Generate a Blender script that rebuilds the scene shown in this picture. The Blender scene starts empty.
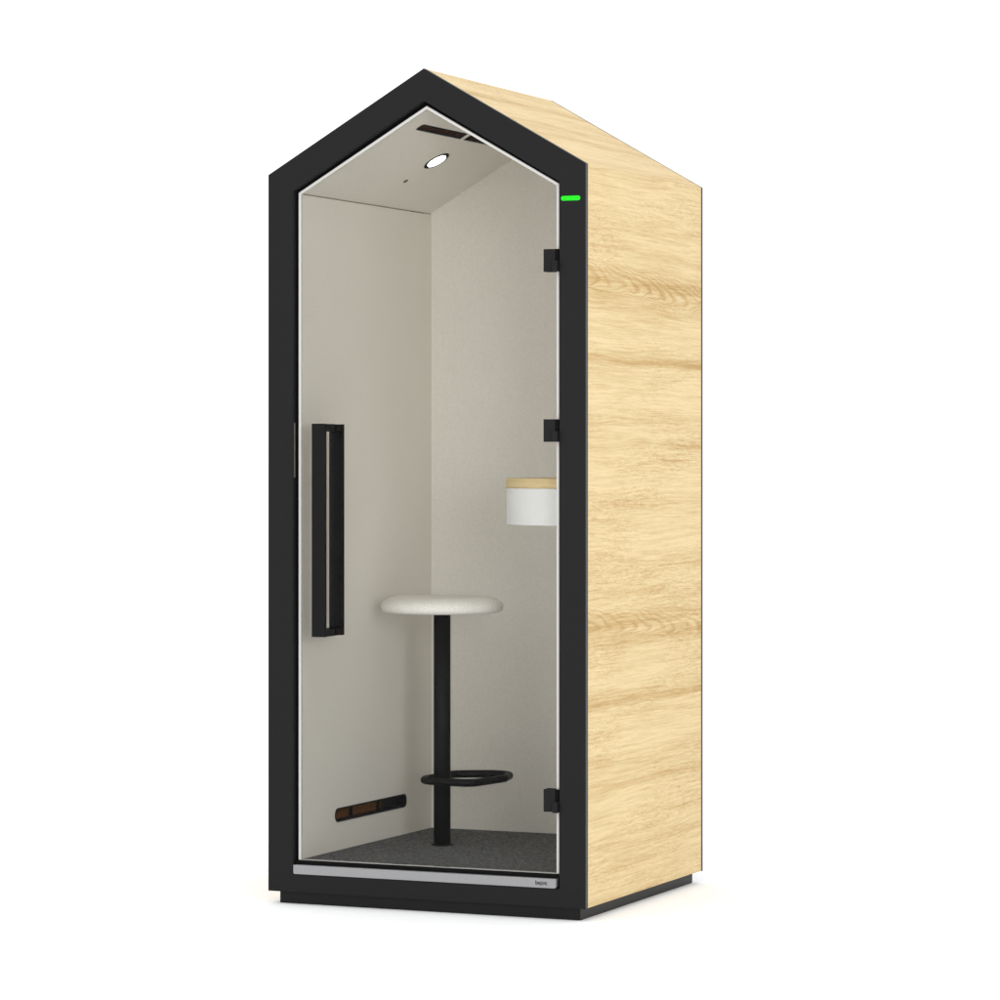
import bpy, bmesh, math
from mathutils import Vector
from mathutils.geometry import tessellate_polygon

S = bpy.context.scene
COL = S.collection
PI = math.pi

# ------------------------------------------------------------------ materials
def new_mat(name):
    m = bpy.data.materials.new(name); m.use_nodes = True
    nt = m.node_tree
    b = nt.nodes['Principled BSDF']
    return m, nt, b

def N(nt, t, **kw):
    n = nt.nodes.new(t)
    for k, v in kw.items():
        if k.startswith('i_'):
            n.inputs[k[2:]].default_value = v
        else:
            setattr(n, k, v)
    return n

def math_n(nt, op, a, b=None, clamp=False):
    n = nt.nodes.new('ShaderNodeMath'); n.operation = op; n.use_clamp = clamp
    for i, v in enumerate((a, b)):
        if v is None: continue
        if isinstance(v, (int, float)): n.inputs[i].default_value = v
        else: nt.links.new(v, n.inputs[i])
    return n.outputs[0]

def noise(nt, vec, scale, detail=2, rough=.5):
    n = nt.nodes.new('ShaderNodeTexNoise')
    n.inputs['Scale'].default_value = scale
    n.inputs['Detail'].default_value = detail
    n.inputs['Roughness'].default_value = rough
    nt.links.new(vec, n.inputs['Vector'])
    return n.outputs['Fac']

def maprange(nt, v, a, b, c, d, smooth=False):
    n = nt.nodes.new('ShaderNodeMapRange')
    if smooth: n.interpolation_type = 'SMOOTHSTEP'
    nt.links.new(v, n.inputs[0])
    for i, x in enumerate((a, b, c, d)): n.inputs[i+1].default_value = x
    return n.outputs[0]

def mixcol(nt, fac, a, b, mode='MIX'):
    n = nt.nodes.new('ShaderNodeMix'); n.data_type = 'RGBA'; n.blend_type = mode
    if isinstance(fac, (int, float)): n.inputs[0].default_value = fac
    else: nt.links.new(fac, n.inputs[0])
    for i, v in ((6, a), (7, b)):
        if isinstance(v, tuple): n.inputs[i].default_value = (*v, 1)
        else: nt.links.new(v, n.inputs[i])
    return n.outputs[2]

def objvec(nt):
    return nt.nodes.new('ShaderNodeTexCoord').outputs['Object']

def speckled(name, col, rough, amp, scale, bump=0., spec=.5, metallic=0., big=0.):
    """a base colour with a fine mottle of its own and a fine bump"""
    m, nt, b = new_mat(name)
    v = objvec(nt)
    f = noise(nt, v, scale, 3, .6)
    f = maprange(nt, f, .3, .7, 1-amp, 1+amp)
    if big:
        g = noise(nt, v, 3.5, 3, .55)
        g = maprange(nt, g, .3, .7, 1-big, 1+big)
        f = math_n(nt, 'MULTIPLY', f, g)
    c = nt.nodes.new('ShaderNodeVectorMath'); c.operation = 'SCALE'
    c.inputs[0].default_value = col; nt.links.new(f, c.inputs['Scale'])
    nt.links.new(c.outputs[0], b.inputs['Base Color'])
    b.inputs['Roughness'].default_value = rough
    b.inputs['Specular IOR Level'].default_value = spec
    b.inputs['Metallic'].default_value = metallic
    if bump:
        bp = nt.nodes.new('ShaderNodeBump'); bp.inputs['Strength'].default_value = bump
        bp.inputs['Distance'].default_value = .001
        nt.links.new(noise(nt, v, scale*1.2, 3, .6), bp.inputs['Height'])
        nt.links.new(bp.outputs[0], b.inputs['Normal'])
    return m

def oak_material():
    m, nt, b = new_mat('pale_oak')
    uv = nt.nodes.new('ShaderNodeUVMap').outputs[0]
    sep = nt.nodes.new('ShaderNodeSeparateXYZ'); nt.links.new(uv, sep.inputs[0])
    u, v = sep.outputs[0], sep.outputs[1]
    def comb(su, sv, uu=u, vv=v, off=0.):
        c = nt.nodes.new('ShaderNodeCombineXYZ')
        nt.links.new(math_n(nt, 'MULTIPLY', uu, su), c.inputs[0])
        nt.links.new(math_n(nt, 'MULTIPLY', vv, sv), c.inputs[1])
        c.inputs[2].default_value = off
        return c.outputs[0]
    # gentle waviness of the grain
    w1 = noise(nt, comb(1.6, 5., off=3.3), 1., 2)
    w2 = noise(nt, comb(6., 22., off=7.1), 1., 2)
    vw = math_n(nt, 'ADD', v, math_n(nt, 'MULTIPLY', math_n(nt, 'SUBTRACT', w1, .5), .034))
    vw = math_n(nt, 'ADD', vw, math_n(nt, 'MULTIPLY', math_n(nt, 'SUBTRACT', w2, .5), .010))
    # the decor repeats every 0.98 m
    ph = math_n(nt, 'FRACT', math_n(nt, 'DIVIDE', math_n(nt, 'SUBTRACT', vw, .10), .98))
    ramp = nt.nodes.new('ShaderNodeValToRGB'); nt.links.new(ph, ramp.inputs[0])
    # (phase, darkness) of the brown bands
    P = [(0, .10), (.10, .22), (.13, .05), (.235, .12), (.26, .42), (.29, .10), (.345, .3), (.375, .08), (.445, .05), (.49, .16),
         (.505, .74), (.525, .40), (.56, .08), (.64, .14), (.70, .36), (.735, .62), (.765, .30), (.80, .10),
         (.83, .30), (.85, .08), (.93, .26), (.96, .08), (.995, .10)]
    el = ramp.color_ramp.elements
    while len(el) < len(P): el.new(.5)
    for e, (p, d) in zip(el, P): e.position = p; e.color = (d, d, d, 1)
    band = ramp.outputs[0]
    brk = maprange(nt, noise(nt, comb(1.1, 34., off=1.7), 1., 4, .6), .3, .7, .35, 1.35)
    band = math_n(nt, 'MULTIPLY', band, brk)
    # long fine streaks
    s1 = noise(nt, comb(3., 90., vv=vw, off=5.), 1., 5, .65)
    s1 = maprange(nt, s1, .35, .75, -.12, .26)
    s2 = noise(nt, comb(1.1, 14., vv=vw, off=9.), 1., 3, .55)
    s2 = maprange(nt, s2, .3, .7, -.08, .13)
    # cathedral figure: nested arches whose tips point away from the front
    pf = math_n(nt, 'FRACT', math_n(nt, 'DIVIDE', math_n(nt, 'SUBTRACT', v, .10), .98))
    tilt = math_n(nt, 'MULTIPLY', math_n(nt, 'SUBTRACT', u, .45), .05)
    dv = math_n(nt, 'MULTIPLY', math_n(nt, 'ADD', math_n(nt, 'SUBTRACT', pf, .715), tilt), .98)
    wob = noise(nt, comb(7., 16., off=12.), 1., 2)
    dv2 = math_n(nt, 'ADD', dv, math_n(nt, 'MULTIPLY', math_n(nt, 'SUBTRACT', wob, .5), .045))
    up = math_n(nt, 'MAXIMUM', dv2, 0.); dn = math_n(nt, 'MINIMUM', dv2, 0.)
    q = math_n(nt, 'ADD', u, math_n(nt, 'MULTIPLY', math_n(nt, 'MULTIPLY', up, up), 90.))
    q = math_n(nt, 'ADD', q, math_n(nt, 'MULTIPLY', math_n(nt, 'MULTIPLY', dn, dn), 420.))
    q = math_n(nt, 'ADD', q, math_n(nt, 'MULTIPLY', noise(nt, comb(9., 9., off=2.), 1., 2), .10))
    rg = math_n(nt, 'SINE', math_n(nt, 'MULTIPLY', q, 2*PI/.105))
    rg = maprange(nt, rg, -.2, 1., 0., 1.)
    mk = maprange(nt, dv, -.045, -.01, 0., 1., True)
    mk = math_n(nt, 'MULTIPLY', mk, maprange(nt, dv, .03, .10, 1., 0., True))
    mk = math_n(nt, 'MULTIPLY', mk, maprange(nt, noise(nt, comb(3., 9., off=21.), 1., 2), .34, .55, .45, 1., True))
    fig = math_n(nt, 'MULTIPLY', math_n(nt, 'MULTIPLY', rg, mk), .38)
    # saw-rough mottling, slanted against the grain
    uu = math_n(nt, 'ADD', u, math_n(nt, 'MULTIPLY', v, .9))
    t1 = noise(nt, comb(20., 150., uu=uu, off=4.), 1., 3, .6)
    t1 = maprange(nt, t1, .35, .7, -.10, .20)
    rm = maprange(nt, noise(nt, comb(1.5, 5., off=30.), 1., 2), .4, .62, .35, 1.3, True)
    t1 = math_n(nt, 'MULTIPLY', t1, rm)
    # pores: short dark dashes
    p1 = noise(nt, comb(60., 420., uu=uu, off=8.), 1., 2, .5)
    p1 = math_n(nt, 'MULTIPLY', maprange(nt, p1, .56, .70, 0., .38), rm)
    tot = math_n(nt, 'ADD', math_n(nt, 'MULTIPLY', band, .74), s1)
    s3 = maprange(nt, noise(nt, comb(5., 300., vv=vw, off=41.), 1., 4, .7), .38, .72, -.12, .34)
    # a few thin long dark lines
    s4 = noise(nt, comb(.9, 46., vv=vw, off=51.), 1., 2, .5)
    s4 = maprange(nt, s4, .66, .74, 0., .30)
    for x in (s3, s4, s2, fig, t1, p1): tot = math_n(nt, 'ADD', tot, x)
    cr = nt.nodes.new('ShaderNodeValToRGB'); nt.links.new(tot, cr.inputs[0])
    e = cr.color_ramp.elements
    e[0].position = 0; e[0].color = (.675, .533, .305, 1)
    e[1].position = 1; e[1].color = (.39, .245, .095, 1)
    x = e.new(.30); x.color = (.580, .443, .236, 1)
    x = e.new(.60); x.color = (.480, .328, .144, 1)
    nt.links.new(cr.outputs[0], b.inputs['Base Color'])
    b.inputs['Roughness'].default_value = .62
    b.inputs['Specular IOR Level'].default_value = .12
    bp = nt.nodes.new('ShaderNodeBump'); bp.inputs['Strength'].default_value = .25
    bp.inputs['Distance'].default_value = .001; bp.invert = True
    nt.links.new(tot, bp.inputs['Height']); nt.links.new(bp.outputs[0], b.inputs['Normal'])
    return m

def glass_material():
    m = bpy.data.materials.new('clear_glass'); m.use_nodes = True
    nt = m.node_tree; nt.nodes.clear()
    out = nt.nodes.new('ShaderNodeOutputMaterial')
    tr = nt.nodes.new('ShaderNodeBsdfTransparent'); tr.inputs[0].default_value = (.985, .99, .985, 1)
    gl = nt.nodes.new('ShaderNodeBsdfGlossy'); gl.inputs['Roughness'].default_value = .01
    fr = nt.nodes.new('ShaderNodeFresnel'); fr.inputs[0].default_value = 1.12
    mx = nt.nodes.new('ShaderNodeMixShader')
    nt.links.new(fr.outputs[0], mx.inputs[0]); nt.links.new(tr.outputs[0], mx.inputs[1])
    nt.links.new(gl.outputs[0], mx.inputs[2]); nt.links.new(mx.outputs[0], out.inputs[0])
    return m

def emit_material(name, col, strength):
    m, nt, b = new_mat(name)
    b.inputs['Base Color'].default_value = (0, 0, 0, 1)
    b.inputs['Specular IOR Level'].default_value = 0
    b.inputs['Emission Color'].default_value = (*col, 1)
    b.inputs['Emission Strength'].default_value = strength
    return m

M = dict(
    oak=oak_material(),
    frame=speckled('black_powder_coat', (.0125, .0125, .0129), .60, .12, 300, .12, .10),
    black=speckled('black_metal', (.0065, .0065, .0067), .48, .05, 300, 0, .10),
    base=speckled('black_base_board', (.0080, .0080, .0083), .42, .05, 300, 0, .17),
    rubber=speckled('black_rubber', (.004, .004, .004), .7, .08, 200, 0, .08),
    felt=speckled('grey_beige_felt', (.700, .668, .612), .95, .050, 190, .3, .05, big=.012),
    rim=speckled('pale_glass_edge', (.60, .59, .565), .4, .01, 50, 0, .3),
    seat=speckled('cream_boucle', (.73, .705, .655), .95, .09, 170, .6, .05),
    carpet=speckled('dark_grey_carpet', (.125, .125, .127), .98, .70, 150, .8, .05),
    steel=speckled('brushed_aluminium', (.29, .29, .295), .42, .02, 150, 0, .4, metallic=.4),
    bracket=speckled('brown_steel', (.11, .090, .082), .5, .1, 150, 0, .4),
    filt=speckled('brown_filter', (.12, .048, .016), .9, .25, 500, .4, .1),
    red=speckled('dark_red_filter', (.036, .009, .004), .9, .2, 500, .3, .1),
    white=speckled('white_lacquer', (.70, .69, .675), .5, .012, 120, 0, .2),
    edge=speckled('grey_plate', (.050, .050, .055), .5, .05, 300, 0, .2),
    ink=speckled('black_print', (.01, .01, .01), .6, .02, 50, 0, .2),
    glass=glass_material(),
    lamp=emit_material('lamp_lens', (1, .985, .95), 9.),
    led=emit_material('green_status_light', (.038, 1., .038), 1.0),
    floor=speckled('white_studio_floor', (.958, .965, .973), .95, .002, 40, 0, .0),
)

# ------------------------------------------------------------------ mesh helpers
def finish(name, bm, mat, parent=None, bevel=0., seg=2, smooth=False, angle=30):
    bmesh.ops.recalc_face_normals(bm, faces=bm.faces)
    me = bpy.data.meshes.new(name); bm.to_mesh(me); bm.free()
    me.materials.append(M[mat])
    o = bpy.data.objects.new(name, me); COL.objects.link(o)
    if parent: o.parent = parent
    if smooth:
        for p in me.polygons: p.use_smooth = True
    if bevel:
        b = o.modifiers.new('bevel', 'BEVEL'); b.width = bevel; b.segments = seg
        b.limit_method = 'ANGLE'; b.angle_limit = math.radians(angle)
    return o

def plate(bm, outer, holes, O, U, V, t, tn=None):
    """flat plate: polygon with holes in the U,V frame at O, of thickness t along tn"""
    U, V, O = Vector(U), Vector(V), Vector(O)
    n = Vector(tn) if tn else U.cross(V)
    n.normalize()
    loops = [outer] + list(holes)
    flat = [Vector((p[0], p[1], 0)) for l in loops for p in l]
    tris = tessellate_polygon([[Vector((p[0], p[1], 0)) for p in l] for l in loops])
    a = [bm.verts.new(O + U*p.x + V*p.y) for p in flat]
    b = [bm.verts.new(O + U*p.x + V*p.y + n*t) for p in flat]
    for tr in tris:
        for vs in (a, b):
            try: bm.faces.new([vs[i] for i in tr])
            except ValueError: pass
    k = 0
    for l in loops:
        c = len(l)
        for i in range(c):
            j = (i+1) % c
            bm.faces.new((a[k+i], a[k+j], b[k+j], b[k+i]))
        k += c
    if not holes: bmesh.ops.dissolve_limit(bm, angle_limit=math.radians(.5), verts=bm.verts, edges=bm.edges)

def box(bm, x0, x1, y0, y1, z0, z1):
    v = [bm.verts.new(p) for p in ((x0,y0,z0),(x1,y0,z0),(x1,y1,z0),(x0,y1,z0),(x0,y0,z1),(x1,y0,z1),(x1,y1,z1),(x0,y1,z1))]
    for f in ((0,1,2,3),(4,5,6,7),(0,1,5,4),(1,2,6,5),(2,3,7,6),(3,0,4,7)): bm.faces.new([v[i] for i in f])

def lathe(bm, prof, cx, cy, n=64):
    rings = []
    for r, z in prof:
        if r < 1e-6: rings.append([bm.verts.new((cx, cy, z))])
        else: rings.append([bm.verts.new((cx+r*math.cos(2*PI*i/n), cy+r*math.sin(2*PI*i/n), z)) for i in range(n)])
    for A, B in zip(rings, rings[1:]):
        for i in range(n):
            j = (i+1) % n
            if len(A) == 1: bm.faces.new((A[0], B[i], B[j]))
            elif len(B) == 1: bm.faces.new((A[i], A[j], B[0]))
            else: bm.faces.new((A[i], A[j], B[j], B[i]))

def tube_loop(bm, pts, r, n=16):
    k = len(pts); rings = []
    for i in range(k):
        p = Vector(pts[i]); t = (Vector(pts[(i+1) % k]) - Vector(pts[i-1])).normalized()
        s = t.cross(Vector((0, 0, 1))).normalized(); w = s.cross(t)
        rings.append([bm.verts.new(p + s*r*math.cos(2*PI*j/n) + w*r*math.sin(2*PI*j/n)) for j in range(n)])
    for i in range(k):
        A, B = rings[i], rings[(i+1) % k]
        for j in range(n): bm.faces.new((A[j], A[(j+1) % n], B[(j+1) % n], B[j]))

def rounded(pts, r, seg=8):
    """round the corners of a closed polygon; r is a number or one per corner"""
    out = []; n = len(pts)
    for i, p in enumerate(pts):
        p = Vector(p); a = (Vector(pts[i-1]) - p); b = (Vector(pts[(i+1) % n]) - p)
        rr = r[i] if isinstance(r, (list, tuple)) else r
        if rr <= 0: out.append(tuple(p)); continue
        half = a.angle(b)/2
        d = rr/math.tan(half); a.normalize(); b.normalize()
        c = p + (a+b).normalized()*(rr/math.sin(half))
        A = p + a*d - c; B = p + b*d - c
        for s in range(seg+1):
            t = s/seg; q = A.lerp(B, t)
            q = q.normalized()*rr if q.length > 1e-9 else q
            out.append(tuple(c + q))
    return out

def gable(xl, zb, ze, za):
    return [(xl, zb), (1-xl, zb), (1-xl, ze), (.5, za), (xl, ze)]

def empty(name, loc):
    o = bpy.data.objects.new(name, None); COL.objects.link(o); o.location = loc
    o.empty_display_size = .1
    return o

def uv_project(o, fn, top=None):
    uvl = o.data.uv_layers.new(name='UVMap')
    for p in o.data.polygons:
        for li in p.loop_indices:
            uvl.data[li].uv = (top if top and abs(p.normal.z) > .5 else fn)(o.data.vertices[o.data.loops[li].vertex_index].co)

XZ = ((1, 0, 0), (0, 0, 1))
D = .9485; ZE, ZA, ZB = 2.124, 2.4122, .0362
TAN = (ZA-ZE)/.5; CS = 1/math.sqrt(1+TAN*TAN)

# ------------------------------------------------------------------ the booth
booth = empty('phone_booth', (0, 0, 0))
booth['label'] = 'tall gabled phone booth with black front frame, glass door and pale oak sides'
booth['category'] = 'phone booth'

# plinth
bm = bmesh.new(); box(bm, .0262, 1-.0262, .0245, D-.0200, 0, .0350)
finish('plinth', bm, 'base', booth, .0015)

# front frame
bm = bmesh.new()
plate(bm, gable(0, ZB, ZE, ZA), [gable(.0805, .0885, 2.0745, 2.3195)], (0, .018, 0), *XZ, .018, (0, -1, 0))
frame = finish('front_frame', bm, 'frame', booth, .0012, 2)
frame.data.materials.append(M['edge'])
for p in frame.data.polygons:
    if abs(p.normal.y) < .1 and (max(abs(p.center.x-.5), 0) > .499 or p.center.z > 2.126 + (.5-abs(p.center.x-.5))*TAN - .01 and p.normal.z > .1): p.material_index = 1

# inner jamb and door stop
bm = bmesh.new()
plate(bm, gable(.03, .05, 2.10, 2.37), [gable(.0825, .0895, 2.0735, 2.3175)], (0, .0188, 0), *XZ, .0115, (0, 1, 0))
plate(bm, gable(.03, .05, 2.10, 2.37), [gable(.0925, .1265, 2.0690, 2.3035)], (0, .0306, 0), *XZ, .003, (0, 1, 0))
finish('door_jamb', bm, 'rubber', booth, .0006, 1)

# latch plate in the left reveal
bm = bmesh.new(); box(bm, .0806, .0816, .0062, .0150, 1.2417, 1.4001)
finish('latch_plate', bm, 'bracket', frame, .0003, 1)

# status light
bm = bmesh.new()
plate(bm, rounded([(.9255, 2.0205), (.9835, 2.0205), (.9835, 2.0338), (.9255, 2.0338)], .0063, 8), [], (0, .002, 0), *XZ, .0035, (0, -1, 0))
finish('status_light', bm, 'led', frame)

# back panel with grey edge
bm = bmesh.new()
plate(bm, gable(0, ZB, ZE, ZA), [], (0, D-.0130, 0), *XZ, .0130, (0, 1, 0))
finish('back_panel', bm, 'edge', booth, .0008, 1)

# oak sides and roof
Y0, Y1 = .0184, D-.0134
def arc_v(c):
    xd = max(0., (1-c.x) if c.x > .5 else c.x)
    if c.z >= 2.108: return ZE + xd/CS
    return c.z
for sgn in (1, -1):
    f = (lambda x: x) if sgn > 0 else (lambda x: 1-x)
    off = 0. if sgn > 0 else 3.37
    bm = bmesh.new()
    plate(bm, [(f(.979), .0372), (f(.9994), .0372), (f(.9994), ZE-.0002), (f(.979), ZE-.0125)], [], (0, Y0, 0), *XZ, Y1-Y0, (0, 1, 0))
    o = finish('side_panel', bm, 'oak', booth, .0006, 1)
    uv_project(o, lambda c: (c.y+off, c.z+off))
    bm = bmesh.new()
    plate(bm, [(f(.9994), ZE+.0001), (f(.5002), ZA-.0006), (f(.5002), ZA-.0250), (f(.979), ZE-.0122)], [], (0, Y0, 0), *XZ, Y1-Y0, (0, 1, 0))
    o = finish('roof_panel', bm, 'oak', booth, .0006, 1)
    uv_project(o, lambda c: (c.y+off, ZE+((1-c.x) if sgn > 0 else c.x)/CS+off))

# ---- felt lining: walls x .095/.905, floor .130, eaves 2.070
XL, ZF, ZW = .095, .130, 2.0695
YF, YB = .0345, .928
ZR = ZW + (.5-XL)*TAN
SL = Vector((CS, 0, TAN*CS))      # up the left slope
def slot(y0, y1, v0, v1, r): return rounded([(y0, v0), (y1, v0), (y1, v1), (y0, v1)], r, 8)

low_vent = slot(.2476, .7413, .2160, .2530, .0180)
for sgn in (1, -1):
    bm = bmesh.new()
    outer = [(YF, ZF-.02), (YB, ZF-.02), (YB, ZW-.0032), (YF, ZW-.0032)]
    if sgn > 0: plate(bm, outer, [low_vent], (XL, 0, 0), (0, 1, 0), (0, 0, 1), .030, (-1, 0, 0))
    else: plate(bm, outer, [], (1-XL, 0, 0), (0, 1, 0), (0, 0, 1), .030, (1, 0, 0))
    finish('wall_lining', bm, 'felt', booth)
bm = bmesh.new()
plate(bm, gable(XL-.03, ZF-.02, ZW, ZR), [], (0, YB+.0005, 0), *XZ, .010, (0, 1, 0))
finish('back_lining', bm, 'felt', booth)

# ceilings: u = y, v = distance up the slope from the eave
def sv(x): return (x-XL)/CS
LV = sv(.5)
vA, vB = sv(.4083), sv(.4362)
ventA = rounded([(.1335, vA), (.4580, vA), (.4580, vB), (.1335, vB)], [.013, .003, .003, .013], 6)
ventB = rounded([(.4775, vA), (.8015, vA), (.8015, vB), (.4775, vB)], [.003, .013, .013, .003], 6)
LC = (.501, sv(.310)); SC = (.4966, sv(.209))
def circ(c, r, n=40): return [(c[0]+r*math.cos(2*PI*i/n), c[1]+r*math.sin(2*PI*i/n)) for i in range(n)]
OL = Vector((XL, 0, ZW+.0012)); UL = (0, 1, 0)
up = Vector((-TAN*CS, 0, CS))
bm = bmesh.new()
plate(bm, [(YF, -.004), (YB, -.004), (YB, LV-.0006), (YF, LV-.0006)], [ventA, ventB, circ(LC, .0405), circ(SC, .0066, 16)], OL, UL, SL, .022, up)
finish('ceiling_lining', bm, 'felt', booth)
bm = bmesh.new()
plate(bm, [(YF, -.004), (YB, -.004), (YB, LV-.0006), (YF, LV-.0006)], [], Vector((1-XL, 0, ZW+.0012)), UL, Vector((-CS, 0, TAN*CS)), .022, Vector((TAN*CS, 0, CS)))
finish('ceiling_lining', bm, 'felt', booth, .003, 2)

# carpet
bm = bmesh.new(); box(bm, XL+.0008, 1-XL-.0008, YF, YB-.0005, ZF-.02, ZF)
finish('carpet', bm, 'carpet', booth, .001, 1)
bm = bmesh.new(); box(bm, .03, .97, .0340, D-.0140, .0365, .108)
finish('floor_deck', bm, 'rubber', booth)

# shrink a polygon about its centre by a fixed amount on both axes
def inset(poly, d):
    cu = (min(p[0] for p in poly)+max(p[0] for p in poly))/2; cv = (min(p[1] for p in poly)+max(p[1] for p in poly))/2
    hu = max(p[0] for p in poly)-cu; hv = max(p[1] for p in poly)-cv
    return [(cu+(p[0]-cu)*(hu-d)/hu, cv+(p[1]-cv)*(hv-d)/hv) for p in poly]

# lower vent: a black cup with ribs, brown filter in its back
bm = bmesh.new()
plate(bm, inset(low_vent, -.0022), [inset(low_vent, .0022)], (XL+.0018, 0, 0), (0, 1, 0), (0, 0, 1), .028, (-1, 0, 0))
for yr in (.3663, .5548): box(bm, XL-.010, XL-.0015, yr-.0028, yr+.0028, .2185, .2505)
plate(bm, inset(low_vent, .0010), [], (XL-.0265, 0, 0), (0, 1, 0), (0, 0, 1), .002, (-1, 0, 0))
vent = finish('air_vent', bm, 'black', booth)
bm = bmesh.new()
plate(bm, [(.262, .2195), (.605, .2195), (.605, .2500), (.262, .2500)], [], (XL-.0205, 0, 0), (0, 1, 0), (0, 0, 1), .003, (-1, 0, 0))
finish('filter', bm, 'filt', vent)

# ceiling vents
for vp in (ventA, ventB):
    bm = bmesh.new()
    plate(bm, inset(vp, .0003), [inset(vp, .0100)], OL+up*.0015, UL, SL, .019, up)
    cv = finish('air_vent', bm, 'rubber', booth)
    bm = bmesh.new()
    plate(bm, inset(vp, .0102), [], OL+up*.0022, UL, SL, .003, up)
    finish('filter', bm, 'red', cv)

# downlight
bm = bmesh.new()
plate(bm, circ(LC, .0425, 48), [circ(LC, .0290, 48)], OL-up*.0010, UL, SL, .0009, up)
plate(bm, circ(LC, .0400, 48), [circ(LC, .0372, 48)], OL-up*.0001, UL, SL, .0190, up)
dl = finish('ceiling_light', bm, 'bracket', booth, 0)
dl.data.materials.clear(); dl.data.materials.append(M['rubber'])
bm = bmesh.new()
plate(bm, circ(LC, .0306, 48), [], OL-up*.0024, UL, SL, .012, up)
finish('lens', bm, 'lamp', dl)
# motion sensor
bm = bmesh.new()
plate(bm, circ(SC, .0078, 16), [circ(SC, .0030, 16)], OL-up*.0012, UL, SL, .010, up)
so = finish('motion_sensor', bm, 'rubber', booth)
bm = bmesh.new()
plate(bm, circ(SC, .0029, 16), [], OL-up*.0002, UL, SL, .003, up)
finish('sensor_eye', bm, 'white', so)

# threshold bar and its print
bm = bmesh.new()
plate(bm, rounded([(.0835, .0898), (.9105, .0898), (.9105, .1160), (.0835, .1160)], [.004, .006, .0008, .0008], 5), [], (0, .014, 0), *XZ, .016, (0, -1, 0))
bar = finish('threshold', bm, 'steel', booth, .0012, 2)
cu = bpy.data.curves.new('lettering', 'FONT'); cu.body = 'bejot:'; cu.size = .0165; cu.extrude = .0001
cu.offset = .00028
tmp = bpy.data.objects.new('lettering_curve', cu); COL.objects.link(tmp)
bpy.context.view_layer.update()
me = bpy.data.meshes.new_from_object(tmp.evaluated_get(bpy.context.evaluated_depsgraph_get()))
bpy.data.objects.remove(tmp)
xs = [v.co.x for v in me.vertices]; k = .0365/(max(xs)-min(xs)); x0 = min(xs)
for v in me.vertices: v.co = Vector((.8480+(v.co.x-x0)*k, -.0023-v.co.z, .0985+v.co.y*k))
me.materials.clear(); me.materials.append(M['ink'])
lt = bpy.data.objects.new('lettering', me); COL.objects.link(lt); lt.parent = bar

# door bottom seal
bm = bmesh.new(); box(bm, .0835, .9165, .0120, .0300, .1164, .1272)
finish('door_seal', bm, 'rubber', booth, .001, 1)

# ---- glass door
bm = bmesh.new()
plate(bm, gable(.0972, .1310, 2.0658, 2.2970), [], (0, .0205, 0), *XZ, .0080, (0, 1, 0))
door = finish('glass_door', bm, 'glass', booth)
bm = bmesh.new()
plate(bm, gable(.0888, .1282, 2.0705, 2.3068), [gable(.0972, 0.1296, 2.0660, 2.2974)], (0, .0200, 0), *XZ, .0090, (0, 1, 0))
finish('glass_edge', bm, 'rim', door, .0015, 2)
# pulls
bm = bmesh.new()
box(bm, .1671, .2090, -.050, -.0365, .7823, 1.3975)
for z in (.7823, 1.3755): box(bm, .1690, .2075, -.0365, .0202, z+.0006, z+.0214)
finish('pull_handle', bm, 'black', door, .0010, 2)
bm = bmesh.new()
box(bm, .1671, .2090, .0620, .0790, .7830, 1.3965)
for z in (.7830, 1.3745): box(bm, .1690, .2075, .0288, .0620, z+.0006, z+.0214)
finish('pull_handle', bm, 'black', door, .0010, 2)
# hinges
for z in (1.8228, 1.3440, .3028):
    bm = bmesh.new()
    box(bm, .8680, .9040, .0080, .0202, z, z+.0638)
    box(bm, .8680, .9040, .0288, .0400, z, z+.0638)
    box(bm, .9040, .9185, -.0140, .0150, z, z+.0300)
    box(bm, .9045, .9130, .0100, .0180, z+.0305, z+.0638)  # added block in the notch, coloured black as the shade of an open gap
    h = finish('hinge', bm, 'frame', door, .0008, 2)
    h.data.materials.append(M['rubber'])
    for p in h.data.polygons:
        if p.center.x > .9043 and p.center.z > z+.0302 and p.center.y > .009: p.material_index = 1

# ------------------------------------------------------------------ wall shelf
shelf = empty('wall_shelf', (.905, .47, 1.105))
shelf['label'] = 'small rounded shelf with oak top and white box, fixed inside the booth'
shelf['category'] = 'shelf'
def dshape(a, b, n=48):
    return [(-a*math.sin(PI*i/n)**.92, -b*math.cos(PI*i/n)) for i in range(n+1)]
bm = bmesh.new()
plate(bm, dshape(.318, .340), [], (-.0004, 0, .1065), (1, 0, 0), (0, 1, 0), .0275, (0, 0, 1))
o = finish('shelf_top', bm, 'oak', shelf, .0010, 2, angle=50)
uv_project(o, lambda c: ((c.y+c.x)*.8+.3, c.z+1.31), lambda c: (c.y+.3, c.x+1.43))
bm = bmesh.new()
plate(bm, dshape(.316, .338), [], (-.0004, 0, 0), (1, 0, 0), (0, 1, 0), .1060, (0, 0, 1))
finish('shelf_box', bm, 'white', shelf, .0012, 2, angle=50)
for o in shelf.children:
    for p in o.data.polygons: p.use_smooth = abs(p.normal.z) < .5 and p.normal.x < .5
    
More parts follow.
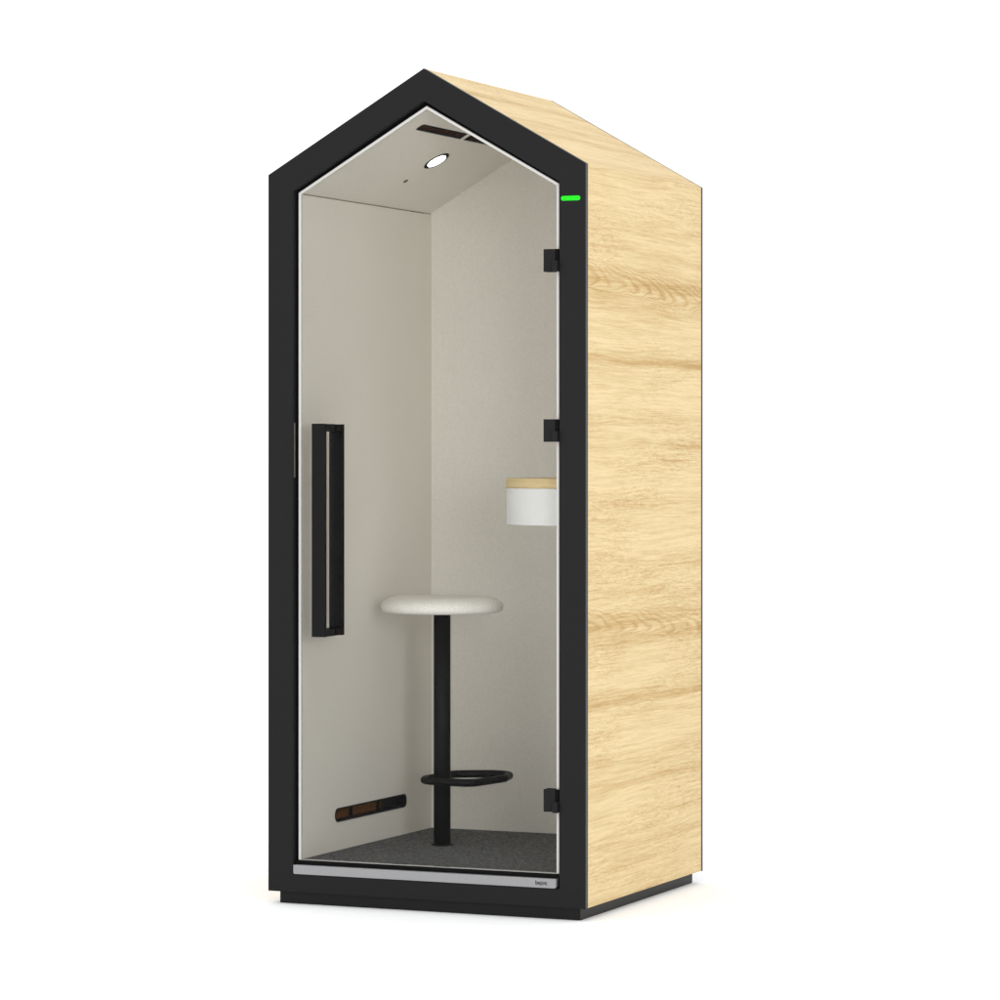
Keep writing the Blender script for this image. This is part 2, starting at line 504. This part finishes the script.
# ------------------------------------------------------------------ stool
stool = empty('bar_stool', (.324, .511, ZF))
stool['label'] = 'round stool with cream upholstered seat on a single black post, inside the booth'
stool['category'] = 'stool'
bm = bmesh.new()
prof = [(0, .704), (.160, .7035), (.172, .7050)]
zc, zt, R = .7235, .7535, .186
prof = [(0, .7015), (.150, .7015), (.166, .7020), (.176, .7045), (.1825, .7095), (.1845, .7165), (.1847, .7225)]
for i in range(1, 11):
    t = PI/2*i/10
    prof.append((.1845-.060*(1-math.cos(t)), .7225+.0285*math.sin(t)))
prof += [(.110, .7518), (.07, .7525), (0, .7528)]
lathe(bm, prof, 0, 0, 72)
finish('seat', bm, 'seat', stool, smooth=True)
bm = bmesh.new(); lathe(bm, [(0, .0045), (.0256, .0045), (.0256, .7014), (0, .7014)], 0, 0, 48)
o = finish('post', bm, 'black', stool)
for p in o.data.polygons: p.use_smooth = abs(p.normal.z) < .5
bm = bmesh.new(); lathe(bm, [(0, .0002), (.0330, .0002), (.0330, .0035), (.0320, .0045), (0, .0045)], 0, 0, 48)
finish('base_plate', bm, 'black', stool)
loop = rounded([(-.037, -.085), (.142, -.103), (.172, .075), (.146, .185), (.085, .200), (-.030, .140)], [.05, .035, .04, .05, .06, .06], 10)
bm = bmesh.new(); tube_loop(bm, [(x, y, .2010) for x, y in loop], .0118)
finish('footrest', bm, 'black', stool, smooth=True)

# ------------------------------------------------------------------ floor
bm = bmesh.new()
q = [bm.verts.new(p) for p in ((-400, -400, 0), (400, -400, 0), (400, 400, 0), (-400, 400, 0))]; bm.faces.new(q)
fl = finish('floor', bm, 'floor'); fl['kind'] = 'structure'

# ------------------------------------------------------------------ light
W = bpy.data.worlds.new('World'); S.world = W; W.use_nodes = True
bg = W.node_tree.nodes['Background']; bg.inputs[0].default_value = (1, 1, 1, 1); bg.inputs[1].default_value = 1.27
def area(name, loc, target, sx, sy, watts):
    l = bpy.data.lights.new(name, 'AREA'); l.shape = 'RECTANGLE'; l.size = sx; l.size_y = sy; l.energy = watts
    o = bpy.data.objects.new(name, l); COL.objects.link(o); o.location = loc
    o.rotation_euler = (Vector(target)-Vector(loc)).to_track_quat('-Z', 'Y').to_euler()
area('top_softbox', (.5, -.5, 7.), (.5, .3, 0), 7, 7, 40)
area('front_softbox', (6.4, -7.6, 1.9), (.3, .4, 1.2), 2.6, 2.6, 255)

# ------------------------------------------------------------------ camera
cd = bpy.data.cameras.new('camera'); cam = bpy.data.objects.new('camera', cd); COL.objects.link(cam)
cam.location = (4.53075, -8.67161, 1.30822); cam.rotation_euler = (PI/2, 0, .41229)
cd.sensor_width = 36; cd.lens = 3345.99*36/1000; cd.shift_y = -.04539
cd.clip_end = 2000; cd.clip_start = .05
S.camera = cam

S.view_settings.view_transform = 'Standard'; S.view_settings.look = 'None'
S.view_settings.gamma = 1; S.view_settings.use_curve_mapping = False; S.view_settings.exposure = 0
S.cycles.use_denoising = True
S.cycles.max_bounces = 14; S.cycles.diffuse_bounces = 8; S.cycles.transparent_max_bounces = 16
